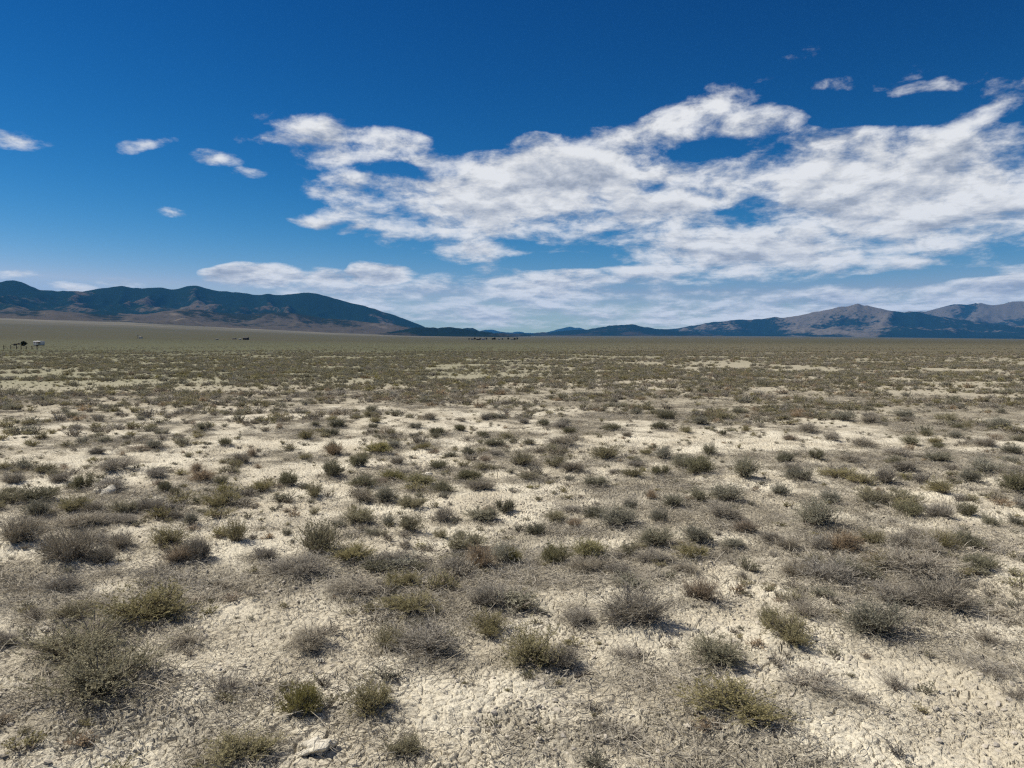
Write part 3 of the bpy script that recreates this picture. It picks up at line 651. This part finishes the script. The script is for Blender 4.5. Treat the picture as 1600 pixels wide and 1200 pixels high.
def wedge(n, r0, r1, half=math.radians(41), p=2.0):
    u = rng.random(n); r = (r0 ** p + u * (r1 ** p - r0 ** p)) ** (1 / p); a = rng.uniform(-half, half, n)
    return r * np.sin(a), r * np.cos(a)
def small(k, seed, **over):
    kw = dict(KIND[k][1]); kw.update(over)
    (SV, SF, st), (FV, FF, ft) = make_shrub(seed, **kw)
    return np_mesh('growth', np.vstack([SV, FV]), np.vstack([SF, FF + len(SV)]), [M_ST, KIND[k][0]], {'tint': np.concatenate([st, ft])}, matidx=np.r_[np.zeros(len(SF)), np.ones(len(FF))])
Q = dict(stems=26, twigs=4, nleaf=3, tw=.006, ln=.05, wd=.016)
Q2 = dict(stems=12, twigs=3, nleaf=2, tw=.012, ln=.10, wd=.036)
order = 'oydgtbm'
protos_mid = [small(k, 300 + i, **Q) for i, k in enumerate(order)]
protos_far = [small(k, 320 + i, **Q2) for i, k in enumerate(order)]
def kinds_for(x, y):
    n = len(x); r = np.hypot(x, y); px = 800 + F * x / np.maximum(y, .1)
    g = np.clip(sst(r, 20, 32) * (1 - .7 * sst(px, 600, 1150)) + (fbm(x / 8, y / 14, 2, 140) - .5) * .9, 0, 1)
    pg = np.array([.14, .10, .26, .36, .02, .06, .06]); pb = np.array([.12, .02, .10, .16, .09, .30, .21])
    P = pg[None] * g[:, None] + pb[None] * (1 - g[:, None]); c = np.cumsum(P / P.sum(1, keepdims=True), 1)
    return np.minimum((rng.random(n)[:, None] > c).sum(1), 6)
def thin(x, y, dens):           # keep by density: bare strips stay bare
    keep = rng.random(len(x)) < np.clip(dens, 0, 1)
    return x[keep], y[keep]
def density(x, y):
    r = np.hypot(x, y); px = 800 + F * x / np.maximum(y, .1)
    n = fbm(x / 2.2, y / 1.6, 3, 120, .6); big = fbm(x / 22, y / 16, 4, 130, .62)
    d = sst(n + (.3 + .5 * sst(r, 20, 60)) * (big - .5) + .06 * sst(r, 12, 30), .39, .64)
    d = d * (1 - .98 * np.clip(raster(R_b, x, y) * 1.6, 0, 1))
    dry = np.exp(-((r - 16.5) / 6.5) ** 2) * (1 - sst(px, 450, 1000))
    d = d * (1 - .6 * dry_zone(x, y))
    return d * (.55 + .45 * sst(r, 8, 22)) 
def put(x, y, s, idx, name, label, cat, protos, flat=1.0, sink=.01):
    n = len(x); z = height(x, y, False) - sink * s
    scl = np.stack([s * rng.uniform(.8, 1.25, n), s * rng.uniform(.8, 1.25, n), s * flat * rng.uniform(.65, 1.25, n)], 1)
    rot = np.stack([rng.uniform(-.12, .12, n), rng.uniform(-.12, .12, n), rng.uniform(0, 6.28, n)], 1)
    return scatter(name, label, cat, np.stack([x, y, z], 1), rot, scl, idx, protos)
def clear_of_shrubs(x, y, k=.42):
    ok = np.ones(len(x), bool)
    for q in placed: ok &= (x - q[0]) ** 2 + (y - q[1]) ** 2 > (k * q[2]) ** 2
    return x[ok], y[ok]
# small plants between the shrubs
x, y = wedge(5200, 2.2, 22); x, y = thin(x, y, density(x, y) * .9); x, y = clear_of_shrubs(x, y)
put(x, y, rng.uniform(.06, .24, len(x)) ** 1.0, kinds_for(x, y), 'undergrowth', 'small twiggy plants and seedlings between the shrubs', 'undergrowth', [small(k, 340 + i, stems=60, twigs=5, nleaf=3, tw=.004, ln=.035, wd=.009) for i, k in enumerate(order)])
x, y = wedge(26000, 3.0, 45, p=1.6); x, y = thin(x, y, (.25 + .75 * density(x, y)) * (1 - .5 * dry_zone(x, y))); x, y = clear_of_shrubs(x, y)
put(x, y, rng.uniform(.03, .12, len(x)), kinds_for(x, y), 'seedlings', 'tiny dry seedlings and stubble dotted over the flat', 'undergrowth', protos_mid)
# middle ground scrub
x, y = wedge(90000, 15, 140, p=1.6); r = np.hypot(x, y); x, y = thin(x, y, density(x, y) * (1 - .75 * sst(r, 35, 135))); x, y = clear_of_shrubs(x, y)
r = np.hypot(x, y)
put(x, y, rng.uniform(.10, .34, len(x)) * (1 + .25 * sst(r, 20, 50)), kinds_for(x, y), 'scrub', 'low grey and green scrub covering the middle of the flat', 'scrub', protos_mid)
x, y = wedge(90000, 40, 900, p=1.15); r = np.hypot(x, y); x, y = thin(x, y, density(x, y) * (.12 + .68 * sst(r, 40, 130)))
put(x, y, rng.uniform(.16, .46, len(x)), kinds_for(x, y), 'distant_scrub', 'distant scrub merging towards the horizon', 'scrub', protos_far, flat=.75)
# dead twigs lying on the ground
def mat_tuft(seed, n=70):
    rg = np.random.default_rng(seed)
    p0 = np.stack([rg.normal(0, .3, n), rg.normal(0, .3, n), rg.uniform(.005, .03, n)], 1); th = rg.uniform(0, 6.28, n); l = rg.uniform(.08, .34, n)
    d = np.stack([np.cos(th) * l, np.sin(th) * l, rg.uniform(-.01, .14, n)], 1); p2 = p0 + d; p2[:, 2] = np.maximum(p2[:, 2], .004); p1 = (p0 + p2) / 2 + rg.normal(0, .02, (n, 3))
    V, Fq = ribbons(p0, p1, p2, np.full((n, 1), .006), np.full((n, 1), .003), rg)
    return np_mesh('twigs', V, Fq, M_BR, {'tint': np.repeat(rg.uniform(0, 1, n), 6)})
x, y = wedge(26000, 2.1, 26, p=1.7); x, y = thin(x, y, .10 + .8 * litter_at(x, y) ** 1.5)
put(x, y, rng.uniform(.12, .4, len(x)), rng.integers(0, 4, len(x)), 'twig_litter', 'grey dead twigs and stalks matted on the clay', 'litter', [mat_tuft(400 + i) for i in range(4)], flat=.8, sink=.0)
# crumbs and clods of clay
m_clod, t_, b_, o_ = new_mat('clay_clod')
pos_ = t_.add('ShaderNodeNewGeometry').outputs['Position']
t_.put(b_.inputs['Base Color'], t_.mix(t_.noise(pos_, 30, 3, .7), (.36, .315, .25), (.58, .53, .44)))
def clod_mesh(seed, sub=1, amp=.35, flat=.6, mat=m_clod, name='clod'):
    import bmesh
    bm = bmesh.new(); bmesh.ops.create_icosphere(bm, subdivisions=sub, radius=.5); rg = np.random.default_rng(seed)
    off = rg.uniform(0, 50, 3)
    for v in bm.verts:
        p = np.array(v.co) * 2.6 + off
        n = float(vn(np.array([p[0] + p[2] * .7]), np.array([p[1] - p[2] * .6]), 200)[0]) + .5 * float(vn(np.array([p[0] * 2.3]), np.array([p[1] * 2.3 + p[2] * 2]), 201)[0])
        v.co *= 1 + amp * (n - .75) * 2; v.co.z *= flat
    me = bpy.data.meshes.new(name); bm.to_mesh(me); bm.free(); me.materials.append(mat); return me
x, y = wedge(26000, 2.1, 11, p=1.4); x, y = thin(x, y, sst(fbm(x / .5, y / .5, 3, 150), .42, .62))
n = len(x); s = .006 + .022 * rng.random(n) ** 2.5; z = height(x, y) + s * .12
scatter('clay_crumbs', 'crumbs and small clods of dried clay on the crust', 'clay crumbs', np.stack([x, y, z], 1), rng.uniform(0, 6.28, (n, 3)) * [.1, .1, 1],
        np.stack([s * rng.uniform(.8, 1.5, n), s * rng.uniform(.8, 1.5, n), s], 1), rng.integers(0, 5, n), [clod_mesh(500 + i) for i in range(5)])

# ------------------------------------------------------------------ single clods and dead wood
def place_clod(px, py, w, h, seed, label):
    p = ground_at(px, py - h * .3); d = np.hypot(p[0], p[1]); sc = d / F
    o = link('clay_clod', clod_mesh(seed, 4, .6, .9, m_crust, 'clay_clod'), label=label, category='clod', group='pale lumps of dry clay')
    z = float(height(np.array([p[0]]), np.array([p[1]]), False)[0])
    o.location = (p[0], p[1], z + h * sc * .02); o.scale = (w * sc, w * sc * .8, h * sc * .85); o.rotation_euler = (0, .1, seed)
m_crust, t_, b_, o_ = new_mat('crust_clod')
pos_ = t_.add('ShaderNodeNewGeometry').outputs['Position']
t_.put(b_.inputs['Base Color'], t_.mix(t_.ss(t_.noise(pos_, 38, 4, .75), .35, .6), (.52, .47, .37), (.72, .67, .55)))
bp_ = t_.add('ShaderNodeBump'); bp_.inputs['Distance'].default_value = .012; t_.put(bp_.inputs['Height'], t_.noise(pos_, 70, 4, .7)); t_.l.new(bp_.outputs[0], b_.inputs['Normal'])
place_clod(492, 1178, 46, 26, 3, 'large white clay lump at the front edge of the cracked flat')
place_clod(165, 777, 26, 15, 5, 'pale rounded clay hummock among grey twiggy shrubs in the sixth row back')
place_clod(75, 984, 17, 11, 8, 'small white clod between an olive-brown shrub and a grey tuft')
place_clod(500, 1036, 10, 9, 9, 'small pale clod just below a grey-brown twiggy shrub')
place_clod(668, 742, 16, 7, 12, 'low pale clod between bright yellow-green shrubs')
def tube(path, rad, sides=6):
    path = np.asarray(path, float); V = []; n = len(path)
    for i in range(n):
        d = path[min(i + 1, n - 1)] - path[max(i - 1, 0)]; d /= np.linalg.norm(d) + 1e-9
        a = np.cross(d, [0, 0, 1.0]); a = a / (np.linalg.norm(a) + 1e-9) if np.linalg.norm(a) > 1e-3 else np.array([1., 0, 0]); b = np.cross(d, a)
        for k in range(sides):
            t = 2 * math.pi * k / sides; V.append(path[i] + (a * math.cos(t) + b * math.sin(t)) * rad[i])
    Fq = [(i * sides + k, i * sides + (k + 1) % sides, (i + 1) * sides + (k + 1) % sides, (i + 1) * sides + k) for i in range(n - 1) for k in range(sides)]
    return np.array(V), np.array(Fq)
m_wood, t_, b_, o_ = new_mat('weathered_wood')
pos_ = t_.add('ShaderNodeNewGeometry').outputs['Position']
t_.put(b_.inputs['Base Color'], t_.mix(t_.noise(pos_, 60, 3, .7), (.055, .045, .038), (.16, .135, .11)))
def branch(px, py, L, ang, seed, label):
    p = ground_at(px, py); d = np.hypot(p[0], p[1]); L = L * d / F; rg = np.random.default_rng(seed)
    root = bpy.data.objects.new('dead_branch', None); COL.objects.link(root); root.location = (p[0], p[1], float(height(p[:1], p[1:2], False)[0]) + .012)
    root.rotation_euler = (0, 0, ang); root['label'] = label; root['category'] = 'dead branch'; root['group'] = 'dead wood lying on the clay'
    u = np.linspace(-.5, .5, 9); pth = np.stack([u * L, .12 * L * np.sin(u * 7 + seed), .02 * L + .10 * L * np.abs(u) + rg.normal(0, .012 * L, 9)], 1)
    V, Fq = tube(pth, np.linspace(.055, .02, 9) * L); link('main_limb', np_mesh('main_limb', V, Fq, m_wood, smooth=True), root)
    for k in range(4):
        i = rg.integers(2, 8); e = np.array([rg.uniform(.05, .25), rg.uniform(-.25, .25), rg.uniform(.05, .25)]) * L; q = np.linspace(0, 1, 5)[:, None]
        V, Fq = tube(pth[i] + e * q + rg.normal(0, .012 * L, (5, 3)) * q, np.linspace(.024, .008, 5) * L, 5); link('twig', np_mesh('twig', V, Fq, m_wood, smooth=True), root)
branch(911, 1056, 34, .3, 1, 'blackened dead branch lying behind a broad olive shrub')
branch(926, 992, 16, -.6, 2, 'short dark stick left of a big grey twiggy shrub')

# ------------------------------------------------------------------ the settlement far out on the plain
def at_row(px, row, r0=280, r1=7000):
    a = math.atan((px - 800) / F); best = None
    rs = np.geomspace(r0, r1, 400); z = base_h(rs * math.sin(a), rs * math.cos(a))
    pr = HORIZON - (z - EYE) / (rs * math.cos(a)) * F
    i = int(np.argmin(np.abs(pr - row))); return np.array([rs[i] * math.sin(a), rs[i] * math.cos(a), z[i]]), float(rs[i] * math.cos(a))
def plain_mat(name, c, rough=.6, metal=0):
    m, t, b, o = new_mat(name); pos = t.add('ShaderNodeNewGeometry').outputs['Position']
    t.put(b.inputs['Base Color'], t.mix(t.math('MULTIPLY', t.noise(pos, 1.5, 4, .7), .5), c, tuple(v * .6 for v in c))); b.inputs['Roughness'].default_value = rough; b.inputs['Metallic'].default_value = metal
    return m
WHITE = plain_mat('white_siding', (.62, .61, .58)); DARKW = plain_mat('dark_window', (.03, .035, .04), .2); RUST = plain_mat('rusty_steel', (.16, .08, .05)); TYRE = plain_mat('tyre_rubber', (.02, .02, .02))
BROWN = plain_mat('dark_board', (.035, .03, .026)); ROOF = plain_mat('grey_roof', (.10, .095, .09)); POST = plain_mat('old_post', (.09, .07, .055)); CREAM = plain_mat('cream_wall', (.55, .50, .42))
import bmesh
def box_me(name, size, mat, bev=0.0, seg=2):
    bm = bmesh.new(); bmesh.ops.create_cube(bm, size=1.0); bmesh.ops.scale(bm, vec=size, verts=bm.verts)
    if bev: bmesh.ops.bevel(bm, geom=bm.edges[:], offset=bev, segments=seg, affect='EDGES', profile=.5)
    me = bpy.data.meshes.new(name); bm.to_mesh(me); bm.free(); me.materials.append(mat); return me
def cyl_me(name, r, d, mat, seg=14):
    bm = bmesh.new(); bmesh.ops.create_cone(bm, cap_ends=True, segments=seg, radius1=r, radius2=r, depth=d); me = bpy.data.meshes.new(name); bm.to_mesh(me); bm.free(); me.materials.append(mat); return me
def gable_me(name, L, Wd, h, mat, over=.3):
    x, y = L / 2 + over, Wd / 2 + over; V = [(-x, -y, 0), (x, -y, 0), (x, y, 0), (-x, y, 0), (-x, 0, h), (x, 0, h)]
    me = bpy.data.meshes.new(name); me.from_pydata(V, [], [(0, 1, 5, 4), (2, 3, 4, 5), (0, 4, 3), (1, 2, 5), (3, 2, 1, 0)]); me.materials.append(mat); return me
def root_at(name, p, rz, label, cat, group=None):
    o = bpy.data.objects.new(name, None); COL.objects.link(o); o.location = p; o.rotation_euler = (0, 0, rz); o['label'] = label; o['category'] = cat
    if group: o['group'] = group
    return o
def sub(o, name, me, loc, rot=(0, 0, 0)):
    c = link(name, me, o); c.location = loc; c.rotation_euler = rot; return c
def camper(p, rz, L, label, group=None):
    k = L / 5.6; o = root_at('camper_trailer', p, rz, label, 'camper', group)
    sub(o, 'body', box_me('body', (L, 2.2 * k, 1.95 * k), WHITE, .28 * k, 3), (0, 0, 1.5 * k)); sub(o, 'chassis', box_me('chassis', (L * .96, 1.9 * k, .16 * k), BROWN), (0, 0, .45 * k))
    for x, w in ((-.30, .9), (.02, 1.1), (.36, .6)):
        f = sub(o, 'window', box_me('window', (w * k, .05, .55 * k), DARKW), (x * L, -1.11 * k, 1.75 * k))
    d = sub(o, 'door', box_me('door', (.65 * k, .05, 1.55 * k), CREAM), (.21 * L, -1.115 * k, 1.38 * k))
    sub(d, 'handle', box_me('handle', (.05 * k, .06, .12 * k), ROOF), (.25 * k, -.04, 0))
    for x in (-.08, .08):
        wh = sub(o, 'wheel', cyl_me('wheel', .36 * k, .22 * k, TYRE), (x * L, -1.0 * k, .36 * k), (math.pi / 2, 0, 0)); sub(wh, 'rim', cyl_me('rim', .2 * k, .05 * k, ROOF), (0, 0, .12 * k))
    sub(o, 'awning', box_me('awning', (L * .52, 1.7 * k, .05), BROWN), (.22 * L, -1.95 * k, 1.9 * k), (.22, 0, 0))  # dark sheet on poles, added for the shadow along the right half
    for x in (-.03, .47): sub(o, 'awning_pole', cyl_me('awning_pole', .04, 1.75 * k, POST, 6), (x * L, -2.7 * k, .87 * k))
    sub(o, 'roof_vent', box_me('roof_vent', (.6 * k, .6 * k, .2 * k), WHITE, .04), (-.1 * L, 0, 2.55 * k)); sub(o, 'tow_bar', box_me('tow_bar', (1.1 * k, .12, .12), BROWN), (-.5 * L - .5 * k, 0, .45 * k))
    return o
def house(p, rz, L, h, label, wall, roofm, group=None, cat='house', name='house'):
    o = root_at(name, p, rz, label, cat, group); Wd = L * .6
    sub(o, 'wall', box_me('wall', (L, Wd, h * .68), wall), (0, 0, h * .34 - .1)); sub(o, 'roof', gable_me('roof', L, Wd, h * .34, roofm), (0, 0, h * .68 - .09))
    d = sub(o, 'door', box_me('door', (L * .13, .06, h * .48), BROWN), (0, -Wd / 2 - .02, h * .24))
    for x in (-.3, .3):
        wn = sub(o, 'window', box_me('window', (L * .14, .06, h * .22), DARKW), (x * L, -Wd / 2 - .02, h * .42)); sub(wn, 'sill', box_me('sill', (L * .16, .14, h * .03), wall), (0, -.05, -h * .13))
    return o
def far_tree(p, w, h, seed, label, group):
    o = root_at('juniper_tree', p, 0, label, 'tree', group); V, Fq = tube([(0, 0, -.1), (.02 * w, 0, h * .3), (0, 0, h * .7)], [.09 * w, .06 * w, .03 * w])
    link('trunk', np_mesh('trunk', V, Fq, M_ST, {'tint': np.zeros(len(V))}), o)
    rg = np.random.default_rng(seed); n = 900; v = rg.normal(size=(n, 3)); v /= np.linalg.norm(v, axis=1, keepdims=True); v *= (rg.random((n, 1)) ** .4) * (1 + .25 * np.sin(v[:, :1] * 5 + seed))
    C = v * [w * .48, w * .48, h * .42] + [0, 0, h * .55]
    LV, LF = leaves(C, v + [0, 0, .4], .14 * w, .06 * w, rg); link('crown', np_mesh('crown', LV, LF, M_JU, {'tint': np.repeat(rg.random(n), 4)}), o)
M_JU = plant_mat('juniper_needles', (.020, .026, .016), (.045, .052, .030), .1)
p, d = at_row(62, 541); camper(p, -.45, 18.5 * d / F, 'white camper trailer with a dark sheet added for shade, far out on the plain')
p, d = at_row(38, 540.6); far_tree(p, 8.5 * d / F, 6.6 * d / F, 2, 'dark bushy tree beside the white camper trailer', 'dark trees on the far plain')
p, d = at_row(26, 540.2)
o = root_at('flatbed_trailer', p, .1, 'low rusty flatbed trailer left of the dark bushy tree', 'trailer'); k = 11 * d / F
sub(o, 'bed', box_me('bed', (k, 1.6, .22), RUST), (0, 0, .62)); sub(o, 'load', box_me('load', (k * .55, 1.3, .3), BROWN, .05), (k * .08, 0, .89)); sub(o, 'headboard', box_me('headboard', (.12, 1.6, .6), RUST), (k * .38, 0, 1.03))
for x in (-.12, .12): sub(o, 'wheel', cyl_me('wheel', .34, .22, TYRE), (x * k, -.75, .34), (math.pi / 2, 0, 0))
fo = None; pts = []
for px in (-14, -4, 6, 17, 26, 33, 41, 50, 58):
    q = ground_at(px, 546.0); pts.append(q)
fo = root_at('wire_fence', pts[0], 0, 'wire fence on dark posts in front of the white camper trailer', 'fence')
for i, q in enumerate(pts):
    h = 1.25 if i == 3 else .95 + .12 * ((i * 7) % 3); sub(fo, 'post', cyl_me('post', .09, h, POST, 7), tuple(np.array(q) - np.array(pts[0]) + [0, 0, h / 2 - .1]))
for hh in (.35, .62, .88):
    V, Fq = tube([np.array(q) - np.array(pts[0]) + [0, -.05, hh] for q in pts], [.012] * len(pts), 4); link('wire', np_mesh('wire', V, Fq, RUST), fo)
p, d = at_row(221, 529); house(p, -.5, 5 * d / F, 3.2 * d / F, 'tiny white cabin beside a pole on the far plain', WHITE, ROOF)
p2 = np.array(p) - [4.5 * d / F, 0, 0]; o = root_at('utility_pole', p2, 0, 'thin dark pole beside the tiny white cabin', 'pole'); V, Fq = tube([(0, 0, -.2), (0, 0, 5.5 * d / F)], [.22, .16]); link('shaft', np_mesh('shaft', V, Fq, POST), o); sub(o, 'crossarm', box_me('crossarm', (1.8, .2, .2), POST), (0, 0, 5 * d / F))
p, d = at_row(385, 531); house(p, -.3, 8 * d / F, 4.2 * d / F, 'black barn standing on the plain below the pale foothills', BROWN, BROWN, None, 'barn', 'barn')
p, d = at_row(376, 531); camper(p, -.4, 4.5 * d / F, 'small white trailer parked against the black barn')
p, d = at_row(367, 530.2); house(p, -.3, 5 * d / F, 2.2 * d / F, 'low dark shed left of the black barn', BROWN, ROOF, None, 'shed', 'shed')
p, d = at_row(340, 531); camper(p, .2, 4.5 * d / F, 'tiny pale trailer alone between the white cabin and the black barn')
for i, (px, w, h, wm, lb) in enumerate(((738, 4, 2.4, CREAM, 'pale cottage at the near end of the tree row below the gap'), (747, 5, 2.6, BROWN, 'dark long shed in the tree row below the gap'), (755, 5, 3.2, WHITE, 'white house with dark roof in the tree row'), (780, 3, 2.4, CREAM, 'small cream house past the white one in the tree row'), (800, 4, 2.2, CREAM, 'last cream house of the distant tree row'))):
    p, d = at_row(px, 531.2); house(p, -.4 + .2 * (i % 2), w * d / F, h * d / F, lb, wm, ROOF if i else BROWN, 'distant houses along the horizon')
for i, px in enumerate((733, 742, 750, 760, 770, 773, 785, 794, 804, 808)):
    p, d = at_row(px, 531.0); far_tree(p, (2.2 + i % 3 * .6) * d / F, (2.6 + i % 2) * d / F, 20 + i, ORD[i] + ' dark tree from left in the distant tree row', 'dark trees on the far plain')
